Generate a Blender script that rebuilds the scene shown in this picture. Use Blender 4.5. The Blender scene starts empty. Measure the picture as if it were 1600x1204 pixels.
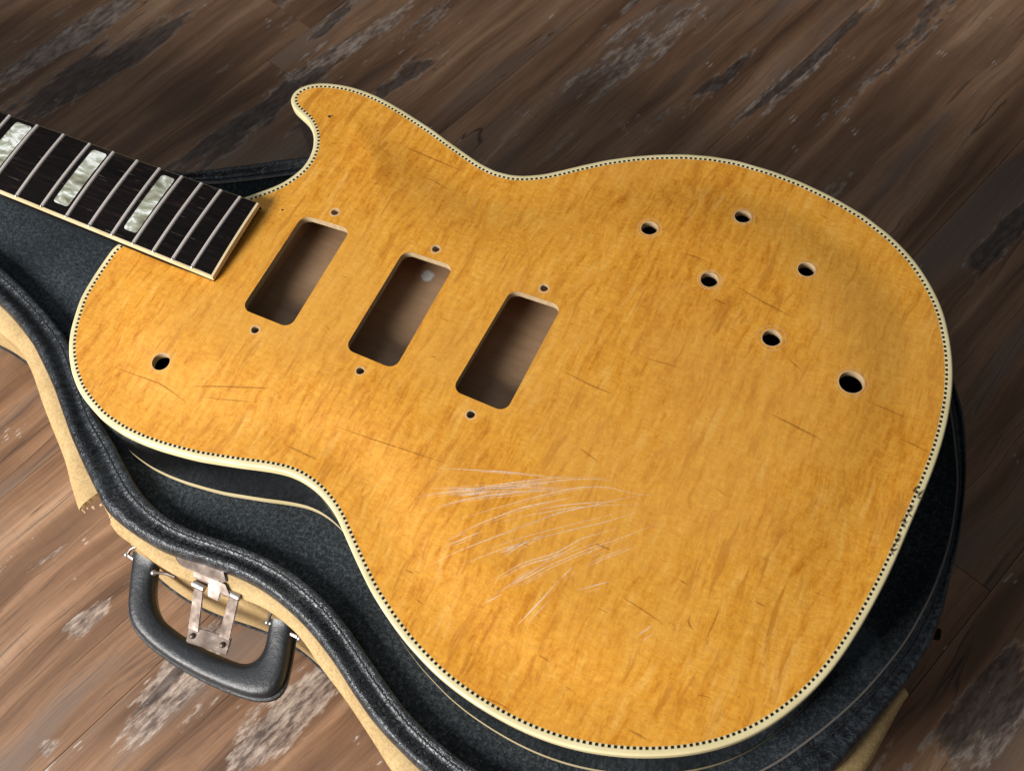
import bpy, bmesh, math, random
import numpy as np
from mathutils import Vector, Matrix
from mathutils.geometry import delaunay_2d_cdt

scene = bpy.context.scene
col = scene.collection
# lengths below are in millimetres in the guitar's own frame (x neck to tail, y across, z up); floor 145 mm under the top
MM = 0.001
ZF = 145.0

# ---------------------------------------------------------------- camera
CAM_R = [[0.89658, 0.43514, -0.08245], [0.34676, -0.80552, -0.48051], [-0.27551, 0.40223, -0.8731]]
CAM_C = (300.64, -246.61, 493.56)
cam_data = bpy.data.cameras.new('camera')
cam = bpy.data.objects.new('camera', cam_data)
col.objects.link(cam)
r = CAM_R
cam.matrix_world = Matrix(((r[0][0], -r[1][0], -r[2][0], CAM_C[0]*MM),
                           (r[0][1], -r[1][1], -r[2][1], CAM_C[1]*MM),
                           (r[0][2], -r[1][2], -r[2][2], (CAM_C[2]+ZF)*MM),
                           (0, 0, 0, 1)))
cam_data.sensor_width = 36.0
cam_data.lens = 1700*36.0/1600
cam_data.clip_start = 0.02
cam_data.clip_end = 50.0
cam_data.dof.use_dof = True
cam_data.dof.focus_distance = 0.60
cam_data.dof.aperture_fstop = 18.0
scene.camera = cam

# ---------------------------------------------------------------- light: one window to the lower left, dim room around
world = bpy.data.worlds.new('World')
scene.world = world
world.use_nodes = True
bgn = world.node_tree.nodes['Background']
bgn.inputs[0].default_value = (0.93, 0.96, 1.0, 1)
bgn.inputs[1].default_value = 0.13

def area(name, loc, target, sx, sy, power, color):
    ld = bpy.data.lights.new(name, 'AREA')
    ld.shape = 'RECTANGLE'; ld.size = sx; ld.size_y = sy
    ld.energy = power; ld.color = color
    o = bpy.data.objects.new(name, ld); col.objects.link(o)
    o.location = loc
    o.rotation_euler = (Vector(target)-Vector(loc)).to_track_quat('-Z', 'Y').to_euler()
    return o
area('window_light', (-0.42, -1.03, 0.72), (0.03, 0.0, 0.10), 0.62, 0.50, 34.0, (1.0, 0.98, 0.95))

area('upper_window_light', (-0.80, -0.05, 1.35), (0.0, -0.05, 0.10), 0.45, 0.55, 3.0, (0.86, 0.93, 1.0))

scene.view_settings.view_transform = 'Standard'
scene.view_settings.look = 'None'
scene.view_settings.gamma = 1.0
scene.view_settings.use_curve_mapping = False
scene.view_settings.exposure = 0.0
scene.cycles.max_bounces = 4
scene.cycles.use_denoising = True
# ---------------------------------------------------------------- measured plan curves (mm)
OUTLINE = [(-50.5,37.6),(-44.8,43.7),(-39.8,50.4),(-36.4,57.7),(-34.0,65.9),(-34.0,74.4),(-36.3,83.6),(-40.5,91.5),(-46.4,98.0),(-52.6,102.5),(-59.7,105.4),(-66.7,108.3),(-70.7,112.4),(-71.3,117.2),(-69.2,121.2),(-64.6,125.3),(-58.0,128.2),(-50.8,129.9),(-42.1,131.2),(-32.8,131.2),(-23.1,130.4),(-12.9,128.5),(-2.5,126.1),(8.1,123.1),(21.2,119.4),(34.7,114.7),(47.7,110.5),(60.5,106.5),(72.0,104.6),(83.0,105.5),(91.1,108.2),(101.0,113.5),(110.1,120.5),(119.0,127.9),(131.1,137.2),(143.9,145.2),(157.1,152.0),(170.7,157.7),(184.8,161.8),(199.5,164.2),(220.5,164.5),(228.7,163.8),(237.0,163.1),(245.1,161.6),(253.3,160.1),(261.2,158.2),(268.7,155.9),(276.3,153.6),(283.6,150.1),(291.3,146.6),(297.7,142.7),(304.2,138.3),(310.5,133.2),(316.3,127.6),(321.8,121.6),(326.9,115.5),(332.3,107.5),(343.0,83.8),(344.4,78.3),(345.9,70.9),(347.9,60.8),(348.8,53.3),(349.4,45.9),(349.8,38.3),(349.9,29.9),(349.8,20.5),(349.5,12.1),(348.6,5.7),(348.0,-1.3),(347.4,-8.7),(347.0,-17.7),(347.1,-25.5),(345.5,-42.5),(343.9,-52.1),(342.4,-61.9),(340.8,-72.1),(338.9,-81.5),(336.7,-90.5),(334.0,-98.1),(330.6,-105.5),(326.8,-113.9),(322.6,-120.8),(315.5,-130.9),(310.3,-136.8),(304.6,-141.5),(298.2,-146.2),(292.3,-150.1),(285.6,-154.0),(278.7,-157.5),(271.6,-160.6),(264.4,-163.3),(256.9,-165.8),(249.9,-167.6),(242.1,-169.2),(234.6,-170.0),(226.9,-170.6),(219.3,-170.7),(209.2,-170.0),(198.8,-168.9),(188.5,-167.3),(178.8,-164.9),(168.9,-161.4),(159.1,-157.6),(149.6,-153.0),(140.6,-148.1),(132.7,-143.4),(125.1,-138.0),(116.5,-131.6),(107.3,-124.4),(97.9,-117.0),(90.7,-112.7),(83.0,-109.2),(75.5,-107.0),(67.4,-105.7),(59.3,-105.8),(51.4,-107.3),(43.3,-109.4),(35.0,-111.9),(24.8,-114.6),(11.0,-118.1),(-0.1,-119.9),(-11.5,-121.4),(-22.4,-122.1),(-34.2,-121.9),(-43.0,-120.7),(-51.2,-119.1),(-64.1,-114.1),(-71.4,-110.3),(-80.3,-103.7),(-88.0,-96.0),(-93.2,-89.2),(-97.4,-81.9),(-100.7,-74.1),(-104.5,-64.1),(-106.0,-55.2),(-107.0,-46.0),(-107.6,-36.6),(-108.0,-26.3)]
CAV = [(-17.6,35.4),(15.2,35.9),(17.4,-35.3),(-14.7,-35.2),(50.9,35.2),(82.2,36.0),(83.3,-35.2),(51.9,-34.7),(118.4,34.7),(148.5,35.5),(148.7,-34.7),(117.0,-34.1)]
SCREW = [(-0.3,43.6),(-0.2,-43.9),(67.0,42.6),(66.7,-43.2),(134.5,42.3),(132.6,-42.8)]
KNOB = [(171.8,101.2),(216.3,129.0),(214.6,81.6),(259.8,107.9),(257.2,59.8),(302.4,50.9),(-38.0,-81.3)]
FRT = [(-230.9,26.7),(-207.6,26.7),(-186.1,26.9),(-165.8,27.4),(-147.7,27.9),(-129.6,28.0),(-113.1,28.4),(-96.7,28.4),(-82.5,29.0),(-68.6,28.8),(-55.1,29.1)]
FRB = [(-220.7,-20.3),(-201.5,-20.5),(-183.5,-21.1),(-163.9,-21.5),(-144.9,-22.1),(-127.7,-22.0),(-111.0,-22.0),(-95.5,-22.4),(-81.0,-22.4),(-67.2,-22.2),(-53.6,-22.5)]
END = [(-42.5,28.9),(-38.9,-25.2)]
EDGE_FAR = [(-237.2,27.2),(-187.1,29.0),(-137.8,29.3),(-90.3,29.3),(-43.5,29.1)]
EDGE_NEAR = [(-196.2,-23.2),(-165.9,-23.9),(-135.9,-25.3),(-105.6,-26.8),(-71.2,-25.1),(-38.9,-25.2)]
IN_L = [(-207.2,-49.1),(-190.2,-53.9),(-172.7,-59.6),(-154.9,-66.1),(-140.0,-72.4),(-129.2,-77.6),(-84.2,-112.5),(-68.7,-119.3),(-52.0,-129.6),(-38.4,-137.6),(-24.0,-143.8),(-7.1,-147.7),(9.1,-147.8),(33.5,-144.8),(53.5,-143.7),(69.2,-144.5),(86.5,-148.2),(97.2,-151.0),(114.2,-158.3),(128.1,-165.7),(145.4,-174.7),(163.0,-183.1),(180.4,-188.6),(200.2,-192.6)]
OUT_L = [(-194.6,-70.9),(-178.9,-75.8),(-163.7,-82.0),(-149.6,-88.5),(-134.7,-98.0),(-120.1,-107.3),(-106.1,-117.6),(-92.5,-127.7),(-78.3,-137.1),(-65.0,-145.5),(-52.7,-152.9),(-46.0,-157.3),(-33.7,-160.2),(-20.0,-162.4),(-5.1,-163.3),(7.3,-162.7),(24.9,-160.3),(40.6,-158.7),(55.2,-158.8),(68.5,-160.5),(81.6,-163.7),(92.4,-166.7),(102.9,-170.8),(116.7,-177.6),(130.9,-185.5),(145.4,-192.8),(161.8,-199.0),(178.1,-203.8)]
IN_R = [(360.2,72.0),(363.7,62.1),(368.0,50.8),(370.7,41.9),(373.3,26.5),(374.9,14.7),(375.5,4.6),(375.4,-12.1),(374.4,-24.4),(372.0,-38.9),(370.3,-49.1),(366.2,-61.9),(361.2,-76.9),(354.8,-91.7),(347.5,-105.7),(338.6,-120.8),(331.4,-132.0)]
OUT_R = [(354.3,99.4),(359.7,90.9),(364.6,80.2),(369.6,65.7),(373.5,51.1),(376.7,34.6),(378.7,20.9),(380.4,8.4),(381.1,-7.2),(382.7,-27.5),(381.6,-46.6),(378.5,-63.7),(372.9,-81.5),(366.9,-97.6),(359.7,-119.4)]
IN_T = [(-115.7,58.8),(-90.0,73.5),(-67.9,87.5)]
OUT_T = [(-139.0,59.8),(-125.8,68.9),(-98.4,85.7),(-85.1,94.5),(-68.4,104.1)]
LIP1 = [(-188.3,-84.9),(-179.0,-86.8),(-170.4,-88.8),(-164.8,-90.9),(-156.1,-96.1),(-148.9,-100.4),(-131.6,-113.8),(-114.0,-125.9),(-93.6,-139.8),(-80.1,-151.6),(-65.6,-164.6)]
LIP2 = [(-39.2,-164.5),(-24.4,-166.2),(-9.8,-169.6),(7.6,-171.1),(33.4,-168.2),(60.8,-165.5),(76.6,-167.9),(88.7,-171.1),(108.0,-181.0),(121.6,-186.8),(133.6,-192.6),(148.7,-200.5),(164.8,-209.5)]
LIPR = [(380.2,-67.1),(378.7,-75.9),(375.4,-97.5),(373.0,-112.0)]
HIN = [(-16.3,-173.3),(-13.6,-179.8),(-9.2,-187.0),(-3.5,-192.5),(3.2,-195.4),(16.7,-197.6),(34.6,-198.6),(51.0,-197.8),(60.8,-196.9),(65.8,-195.0),(69.3,-190.8),(70.0,-185.3),(68.7,-179.2),(66.3,-172.0)]
HOUT = [(-30.8,-172.0),(-26.2,-182.4),(-20.5,-194.1),(-15.7,-200.0),(-10.1,-203.9),(3.4,-208.1),(22.4,-210.5),(40.8,-211.0),(59.0,-210.1),(73.2,-208.2),(80.5,-205.3),(85.4,-201.6),(86.6,-194.6),(83.5,-183.8),(78.4,-168.9)]
SCRATCH=[ [(130.8,-76.5),(161.4,-65.0),(183.7,-58.4),(193.1,-55.0)],
[(128.7,-94.1),(147.7,-83.0),(170.3,-70.8),(192.0,-56.9),(205.8,-50.1),(215.4,-47.2)],
[(129.9,-92.5),(153.9,-78.8),(178.7,-67.1),(198.8,-58.8)],
[(136.6,-99.2),(148.3,-88.1),(160.4,-79.5),(179.3,-68.5),(195.6,-60.4)],
[(153.0,-97.2),(164.1,-87.0),(181.2,-72.4),(195.7,-60.7),(205.7,-54.4),(214.3,-51.4),(228.1,-49.6),(237.8,-45.2)],
[(133.3,-87.2),(153.8,-78.7),(173.8,-65.5),(192.6,-53.9)],
[(155.7,-104.3),(166.4,-91.7),(179.8,-77.9),(199.8,-63.2)],
[(148.6,-125.4),(158.4,-113.4),(173.5,-97.9),(186.8,-84.2),(197.4,-73.2),(210.7,-63.3),(221.5,-54.6),(229.7,-48.8)],
[(170.4,-91.5),(184.7,-79.9),(199.7,-69.5),(213.8,-61.5),(231.4,-53.0)],
[(182.7,-104.5),(186.6,-96.2),(194.1,-87.2)],
[(165.0,-116.5),(179.5,-101.9),(190.4,-91.9),(204.5,-80.0),(218.9,-68.8),(232.0,-56.6)],
[(186.0,-123.0),(194.5,-112.7),(203.8,-99.6),(215.9,-86.1),(226.7,-75.7),(236.7,-65.6),(244.7,-57.4)],
[(180.4,-119.6),(192.0,-103.4),(204.5,-92.7),(212.7,-80.9),(225.9,-69.4)],
[(187.2,-121.5),(195.1,-110.0),(202.8,-97.5)],
[(211.4,-103.6),(214.5,-95.8)],
[(202.0,-132.2),(206.4,-119.6),(211.4,-103.6)],
[(220.1,-93.3),(226.4,-85.9),(238.1,-73.6)],
[(221.5,-105.0),(227.7,-99.7),(233.2,-95.3)],
[(167.2,-139.9),(173.1,-132.3)],
[(166.7,-148.3),(175.7,-137.4),(186.8,-124.6)],
[(149.1,-137.7),(156.3,-130.5)],
[(153.4,-111.6),(167.1,-97.1)],
[(183.2,-129.2),(189.1,-121.6)],
[(216.4,-89.4),(222.2,-80.7)],
[(254.9,-113.7),(259.1,-106.2)],
[(145.5,-86.6),(153.4,-81.9),(164.6,-75.8)],
[(180.3,-103.6),(183.9,-98.9),(188.8,-92.6)],
[(200.0,-99.8),(204.1,-93.9),(205.9,-91.6)],
[(191.9,-115.4),(197.9,-107.7),(202.6,-101.1)] ]
STREAK=[ [(11.1,104.2),(33.0,102.1),(54.3,100.4)],
[(34.5,87.3),(45.3,86.2),(54.4,83.8)],
[(195.2,92.5),(203.6,92.8),(210.3,91.6)],
[(230.1,82.6),(247.2,78.6),(263.5,75.6)],
[(221.2,70.8),(228.6,70.1)],
[(270.2,17.8),(285.8,15.7),(300.4,13.6)],
[(310.9,44.3),(322.3,44.0),(333.7,43.4)],
[(333.2,31.3),(340.5,30.7),(347.8,29.6)],
[(238.8,-99.3),(250.8,-101.3),(264.5,-104.0)],
[(283.7,-85.7),(283.9,-94.8),(283.0,-103.4)],
[(267.0,-153.3),(271.9,-153.3),(276.3,-153.9)],
[(297.0,-76.3),(303.7,-76.9)],
[(50.6,-96.0),(60.7,-96.3),(71.4,-96.7)],
[(70.1,-76.5),(100.7,-74.7),(134.8,-72.4)],
[(140.0,-129.4),(145.3,-129.4)],
[(151.7,-140.0),(156.8,-141.2)],
[(200.2,-167.8),(208.6,-167.1),(218.0,-167.6)],
[(-61.8,-94.1),(-30.5,-92.5),(-10.0,-96.4)],
[(-13.2,-87.0),(3.2,-80.3),(29.6,-70.3)],
[(-6.4,-90.8),(9.1,-86.2),(24.3,-81.3)],
[(188.9,110.2),(205.4,104.6),(213.2,97.6),(214.8,90.5)],
[(212.1,55.1),(221.4,47.0),(232.0,39.6),(245.5,32.5)],
[(273.0,-94.6),(272.8,-99.6),(277.3,-100.8)],
[(27.0,-85.5),(42.1,-83.9),(64.7,-82.2)],
[(165.7,-0.9),(183.2,-3.3),(195.8,-3.5)],
[(261.7,-81.2),(266.9,-82.3)],
[(191.5,-37.9),(203.4,-41.1)],
[(202.4,23.2),(219.7,24.4)],
[(268.6,51.5),(277.5,47.1)],
[(69.7,-50.5),(81.9,-61.7)],
[(216.5,-140.0),(224.1,-141.0)],
[(219.3,-81.1),(227.5,-81.0)] ]
CHIP= [(348.2,6.0),(350.5,4.2),(348.9,-5.2),(347.7,-11.4),(348.2,-22.4),(347.4,-26.9)]

PIN = [(-42.4,107.8), (-31.6,34.6)]
rnd = random.Random(7)

# ---------------------------------------------------------------- node helpers
class NT:
    def __init__(self, name):
        self.m = bpy.data.materials.new(name); self.m.use_nodes = True
        self.t = self.m.node_tree; self.t.nodes.clear()
        self.out = self.t.nodes.new('ShaderNodeOutputMaterial')
        self.p = self.t.nodes.new('ShaderNodeBsdfPrincipled')
        self.t.links.new(self.p.outputs[0], self.out.inputs[0])
    def put(self, sock, v):
        if isinstance(v, bpy.types.NodeSocket): self.t.links.new(v, sock)
        elif isinstance(v, (tuple, list)) and len(v) == 3 and sock.type == 'RGBA': sock.default_value = (*v, 1)
        else: sock.default_value = v
    def n(self, typ, ins=None, out=0, **props):
        nd = self.t.nodes.new('ShaderNode'+typ)
        for k, v in props.items(): setattr(nd, k, v)
        for k, v in (ins or {}).items(): self.put(nd.inputs[k], v)
        return nd.outputs[out]
    def co(self, kind='Object'): return self.n('TexCoord', out={'Generated':0,'Normal':1,'UV':2,'Object':3}[kind])
    def mapping(self, v, scale=(1,1,1), rot=(0,0,0), loc=(0,0,0)):
        return self.n('Mapping', {0: v, 'Scale': scale, 'Rotation': rot, 'Location': loc})
    def noise(self, v, scale, detail=4, rough=0.55, dist=0.0, out=0):
        return self.n('TexNoise', {'Vector': v, 'Scale': scale, 'Detail': detail, 'Roughness': rough, 'Distortion': dist}, out=out)
    def voro(self, v, scale, feature='F1', rand=1.0, out=0):
        return self.n('TexVoronoi', {'Vector': v, 'Scale': scale, 'Randomness': rand}, out=out, feature=feature)
    def math(self, op, a, b=0.0, c=None, clamp=False):
        ins = {0: a, 1: b}
        if c is not None: ins[2] = c
        return self.n('Math', ins, operation=op, use_clamp=clamp)
    def rng(self, v, a, b, c=0.0, d=1.0, smooth=False):
        return self.n('MapRange', {0: v, 1: a, 2: b, 3: c, 4: d}, interpolation_type='SMOOTHSTEP' if smooth else 'LINEAR')
    def ramp(self, v, stops):
        o = self.n('ValToRGB', {0: v}); cr = o.node.color_ramp
        while len(cr.elements) < len(stops): cr.elements.new(0.5)
        for e, (p, c) in zip(cr.elements, stops):
            e.position = p; e.color = (*c, 1)
        return o
    def mix(self, f, a, b, mode='MIX'):
        nd = self.t.nodes.new('ShaderNodeMix'); nd.data_type = 'RGBA'; nd.blend_type = mode
        self.put(nd.inputs[0], f); self.put(nd.inputs[6], a); self.put(nd.inputs[7], b)
        return nd.outputs[2]
    def vadd(self, a, b): return self.n('VectorMath', {0: a, 1: b}, operation='ADD')
    def vscale(self, a, s): return self.n('VectorMath', {0: a, 'Scale': s}, operation='SCALE')
    def bump(self, h, strength=0.3, dist=0.001, normal=None):
        ins = {'Strength': strength, 'Distance': dist, 'Height': h}
        if normal is not None: ins['Normal'] = normal
        return self.n('Bump', ins)
    def set(self, **kw):
        names = dict(color='Base Color', rough='Roughness', metal='Metallic', normal='Normal', spec='Specular IOR Level',
                     coat='Coat Weight', coatr='Coat Roughness', sheen='Sheen Weight', sheenr='Sheen Roughness', sheent='Sheen Tint',
                     sss='Subsurface Weight', sssr='Subsurface Radius', ssss='Subsurface Scale')
        for k, v in kw.items(): self.put(self.p.inputs[names[k]], v)
        return self.m

M = {}
# weathered patches of the floor: x, y, direction, half length, half width (m)
GREY = [(-0.004, -0.206, 1.441, 0.046, 0.019), (0.076, -0.194, 1.375, 0.040, 0.016), (-0.124, -0.186, 1.088, 0.040, 0.006), (-0.069, -0.210, 1.323, 0.017, 0.009),
        (-0.405, 0.192, 1.129, 0.075, 0.018), (-0.168, 0.279, 1.130, 0.078, 0.014), (0.057, 0.355, 1.192, 0.085, 0.020), (0.436, -0.045, 1.100, 0.045, 0.020),
        (0.180, 0.362, 1.207, 0.055, 0.010), (-0.047, -0.282, 1.45, 0.020, 0.010)]
CHARC = [(0.238, 0.404, 1.255, 0.135, 0.009), (0.183, 0.402, 1.187, 0.095, 0.011), (0.136, 0.369, 1.246, 0.042, 0.005), (-0.355, 0.176, 1.136, 0.078, 0.018),
         (-0.188, 0.204, 1.262, 0.072, 0.011), (-0.192, 0.313, 1.291, 0.045, 0.008), (-0.003, -0.217, 1.400, 0.026, 0.007), (0.357, 0.284, 1.170, 0.040, 0.011),
         (0.434, -0.023, 1.097, 0.032, 0.010), (-0.100, 0.271, 1.220, 0.062, 0.008)]
def mat_maple():
    t = NT('figured_maple'); c = t.co()
    # wandering of the figure
    wob = t.noise(t.mapping(c, (1, 0.6, 1)), 28, 3, out=1)
    wv = t.vscale(t.n('VectorMath', {0: wob, 1: (0.5, 0.5, 0.5)}, operation='SUBTRACT'), 0.012)
    cd = t.vadd(c, wv)
    fl = t.noise(t.mapping(cd, (1, 0.17, 1), (0, 0, math.radians(-10))), 230, 4, 0.62, 0.35)
    fl2 = t.noise(t.mapping(cd, (1, 0.24, 1), (0, 0, math.radians(-4)), (3.1, 1.7, 0)), 480, 4, 0.65, 0.5)
    blot = t.noise(t.mapping(c, (1, 0.7, 1), (0, 0, 0), (0.5, 0.2, 0)), 11, 3, 0.6)
    qui = t.noise(t.mapping(cd, (0.8, 1, 1), (0, 0, 0.5), (7, 3, 0)), 420, 4, 0.68, 0.4)
    f = t.math('ADD', t.math('MULTIPLY', fl, 0.46), t.math('MULTIPLY', fl2, 0.32))
    f = t.math('ADD', f, t.math('MULTIPLY', blot, 0.20))
    f = t.math('ADD', f, t.math('MULTIPLY', qui, 0.26))
    f = t.rng(f, 0.45, 0.79)
    colr = t.ramp(f, [(0.0, (0.42, 0.130, 0.004)), (0.25, (0.61, 0.232, 0.013)), (0.45, (0.73, 0.315, 0.027)),
                      (0.70, (0.80, 0.378, 0.045)), (1.0, (0.86, 0.445, 0.078))])
    # thin darker edges that run along the flame bands
    vein = t.noise(t.mapping(cd, (1, 0.16, 1), (0, 0, math.radians(-4)), (1.3, 5.2, 0)), 130, 3, 0.5, 0.25)
    vband = t.math('ABSOLUTE', t.math('SUBTRACT', vein, 0.53))
    vm = t.rng(vband, 0.0, 0.020, 0.30, 0.0, True)
    gate = t.rng(t.noise(t.mapping(c, (1, 1, 1), (0, 0, 0), (9, 4, 2)), 42, 2), 0.50, 0.64, 0, 1, True)
    colr = t.mix(t.math('MULTIPLY', vm, gate), colr, (0.36, 0.14, 0.018))
    # sparse bolder flame bars
    bar = t.noise(t.mapping(cd, (1, 0.12, 1), (0, 0, math.radians(-9)), (4.4, 2.2, 0)), 190, 3, 0.55, 0.2)
    colr = t.mix(t.rng(bar, 0.57, 0.70, 0, 0.62, True), colr, (0.47, 0.165, 0.010))
    lite = t.noise(t.mapping(cd, (1, 0.16, 1), (0, 0, math.radians(-9)), (8.4, 6.2, 0)), 170, 3, 0.55, 0.2)
    colr = t.mix(t.rng(lite, 0.58, 0.72, 0, 0.55, True), colr, (0.87, 0.48, 0.105))
    # grain fibres along the body and pores
    fib = t.noise(t.mapping(cd, (0.26, 1, 1), (0, 0, math.radians(5))), 640, 5, 0.80)
    colr = t.mix(t.rng(fib, 0.40, 0.68, 0.0, 0.50), colr, (0.45, 0.185, 0.022))
    pore = t.rng(t.noise(t.mapping(c, (0.4, 1, 1)), 1500, 1, 0.5), 0.66, 0.76, 0, 0.40)
    colr = t.mix(pore, colr, (0.22, 0.085, 0.02))
    pale = t.rng(t.noise(t.mapping(c, (1, 1, 1), (0, 0, 0), (2, 8, 1)), 8.5, 2), 0.50, 0.66, 0, 0.33, True)
    colr = t.mix(pale, colr, (0.68, 0.34, 0.065))
    h = t.math('ADD', t.math('MULTIPLY', fl2, 0.6), t.math('MULTIPLY', fib, 0.10))
    ro = t.rng(t.noise(c, 60, 3), 0.3, 0.7, 0.36, 0.50)
    return t.set(color=colr, rough=ro, spec=0.40, normal=t.bump(h, 0.22, 0.0010))
def mat_ply():
    t = NT('laminated_maple_edge'); c = t.co()
    z = t.n('SeparateXYZ', {0: c}, out=2)
    st = t.math('SINE', t.math('MULTIPLY', z, 3600.0))
    g = t.noise(t.mapping(c, (1, 1, 0.3)), 400, 3)
    f = t.math('ADD', t.rng(st, -1, 1, 0.0, 0.55), t.math('MULTIPLY', g, 0.45))
    cr = t.ramp(f, [(0.15, (0.24, 0.15, 0.07)), (0.5, (0.42, 0.29, 0.15)), (0.85, (0.60, 0.46, 0.29))])
    return t.set(color=cr, rough=0.75)
def mat_interior():
    t = NT('bare_cavity_wood'); c = t.co()
    g = t.noise(t.mapping(c, (0.15, 1, 1)), 260, 4, 0.6)
    b = t.noise(c, 35, 4, 0.6)
    f = t.math('ADD', t.math('MULTIPLY', g, 0.5), t.math('MULTIPLY', b, 0.5))
    cr = t.ramp(f, [(0.25, (0.22, 0.122, 0.060)), (0.55, (0.32, 0.195, 0.105)), (0.8, (0.40, 0.262, 0.155))])
    d = t.n('VectorMath', {0: c, 1: (0.0625, 0.0350, -0.019)}, out=1, operation='DISTANCE')
    d = t.math('ADD', d, t.math('MULTIPLY', t.math('SUBTRACT', t.noise(c, 160, 3), 0.5), 0.008))
    cr = t.mix(t.rng(d, 0.0025, 0.005, 0.7, 0, True), cr, (0.62, 0.66, 0.66))
    return t.set(color=cr, rough=0.55)
def mat_cream(name, a, b, rough=0.28):
    t = NT(name); c = t.co()
    f = t.noise(c, 45, 4, 0.6)
    cr = t.ramp(f, [(0.3, a), (0.7, b)])
    return t.set(color=cr, rough=rough, spec=0.5, sss=0.05, sssr=(1, 0.7, 0.4), ssss=0.001)
def mat_plain(name, colr, rough, metal=0.0, **kw):
    t = NT(name); return t.set(color=colr, rough=rough, metal=metal, **kw)
def mat_side():
    t = NT('black_lacquer'); c = t.co()
    s = t.noise(t.mapping(c, (1, 1, 0.25)), 120, 4)
    sc2 = t.noise(t.mapping(c, (1, 1, 0.05)), 900, 2)
    ro = t.rng(s, 0.3, 0.7, 0.08, 0.26)
    cr = t.mix(t.rng(sc2, 0.62, 0.75, 0, 0.5), (0.007, 0.0068, 0.007), (0.035, 0.033, 0.032))
    return t.set(color=cr, rough=ro, spec=0.9, coat=1.0, coatr=0.06, normal=t.bump(t.noise(c, 40, 2), 0.25, 0.0006))
def mat_board():
    t = NT('dark_rosewood'); c = t.co()
    g = t.noise(t.mapping(c, (0.10, 1, 1)), 420, 4, 0.65, 0.3)
    b = t.noise(t.mapping(c, (0.3, 1, 1)), 60, 3)
    f = t.math('ADD', t.math('MULTIPLY', g, 0.65), t.math('MULTIPLY', b, 0.35))
    cr = t.ramp(f, [(0.35, (0.002, 0.0015, 0.0015)), (0.55, (0.007, 0.0045, 0.0045)), (0.75, (0.030, 0.018, 0.016))])
    pore = t.rng(t.noise(t.mapping(c, (0.07, 1, 1), (0, 0, 0), (3, 0, 0)), 700, 2), 0.68, 0.74, 0, 0.6)
    cr = t.mix(pore, cr, (0.10, 0.085, 0.08))
    return t.set(color=cr, rough=0.62, spec=0.08, normal=t.bump(g, 0.3, 0.0003))
def mat_pearl():
    t = NT('pearloid'); c = t.co()
    r1 = t.n('ObjectInfo', out=5)
    cc = t.vadd(c, t.n('CombineXYZ', {0: t.math('MULTIPLY', r1, 3.0), 1: r1}))
    w = t.noise(t.mapping(cc, (0.55, 1, 1), (0, 0, 0.35)), 60, 3, 0.55, 2.2)
    w2 = t.noise(t.mapping(cc, (0.4, 1, 1), (0, 0, 0.2)), 130, 2, 0.5, 1.5)
    f = t.math('ADD', t.math('MULTIPLY', w, 0.7), t.math('MULTIPLY', w2, 0.3))
    cr = t.ramp(f, [(0.34, (0.11, 0.11, 0.075)), (0.45, (0.25, 0.25, 0.18)), (0.53, (0.40, 0.41, 0.33)), (0.60, (0.85, 0.88, 0.84)), (0.68, (0.36, 0.35, 0.27))])
    return t.set(color=cr, rough=0.22, spec=0.6, coat=0.4, coatr=0.1)
def mat_plush():
    t = NT('charcoal_plush'); c = t.co()
    n1 = t.noise(c, 420, 3, 0.7); n2 = t.noise(c, 900, 2, 0.7); n3 = t.noise(c, 22, 4, 0.6)
    f = t.math('ADD', t.math('MULTIPLY', n1, 0.55), t.math('MULTIPLY', n2, 0.45))
    f = t.math('ADD', f, t.math('MULTIPLY', t.math('SUBTRACT', n3, 0.5), 0.25))
    cr = t.ramp(f, [(0.34, (0.006, 0.0075, 0.009)), (0.50, (0.021, 0.026, 0.030)), (0.64, (0.062, 0.072, 0.080))])
    # rubbed, chalky patch near the tail
    d = t.n('VectorMath', {0: c, 1: (0.345, -0.058, -0.052)}, out=1, operation='DISTANCE')
    d = t.math('ADD', d, t.math('MULTIPLY', t.math('SUBTRACT', t.noise(c, 110, 5, 0.7), 0.5), 0.055))
    cr = t.mix(t.rng(d, 0.006, 0.020, 0.5, 0, True), cr, (0.10, 0.125, 0.15))
    return t.set(color=cr, rough=0.95, spec=0.1, sheen=0.10, sheenr=0.5, sheent=(0.6, 0.75, 0.9), normal=t.bump(f, 0.7, 0.0012))
def mat_vinyl():
    t = NT('black_grained_vinyl'); uv = t.co('UV'); c = t.co()
    wob = t.vscale(t.n('VectorMath', {0: t.noise(c, 90, 3, out=1), 1: (0.5, 0.5, 0.5)}, operation='SUBTRACT'), 0.010)
    cells = t.voro(t.vadd(c, wob), 330, 'DISTANCE_TO_EDGE')
    cre = t.rng(cells, 0.0, 0.12, 0, 1, True)
    wr = t.noise(t.mapping(t.vadd(uv, wob), (1, 0.22, 1)), 330, 5, 0.68, 0.8)
    big = t.noise(c, 60, 4, 0.6)
    h = t.math('ADD', t.math('MULTIPLY', cre, 0.45), t.math('MULTIPLY', wr, 1.0))
    h = t.math('ADD', h, t.math('MULTIPLY', big, 0.6))
    cr = t.ramp(wr, [(0.36, (0.004, 0.0045, 0.006)), (0.52, (0.012, 0.015, 0.019)), (0.62, (0.036, 0.044, 0.053)), (0.70, (0.010, 0.012, 0.016))])
    dust = t.rng(t.noise(c, 230, 5, 0.75), 0.58, 0.72, 0, 0.35)
    cr = t.mix(dust, cr, (0.05, 0.055, 0.06))
    ro = t.rng(big, 0.3, 0.7, 0.26, 0.46)
    return t.set(color=cr, rough=ro, spec=0.5, normal=t.bump(h, 0.38, 0.0012))
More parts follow.
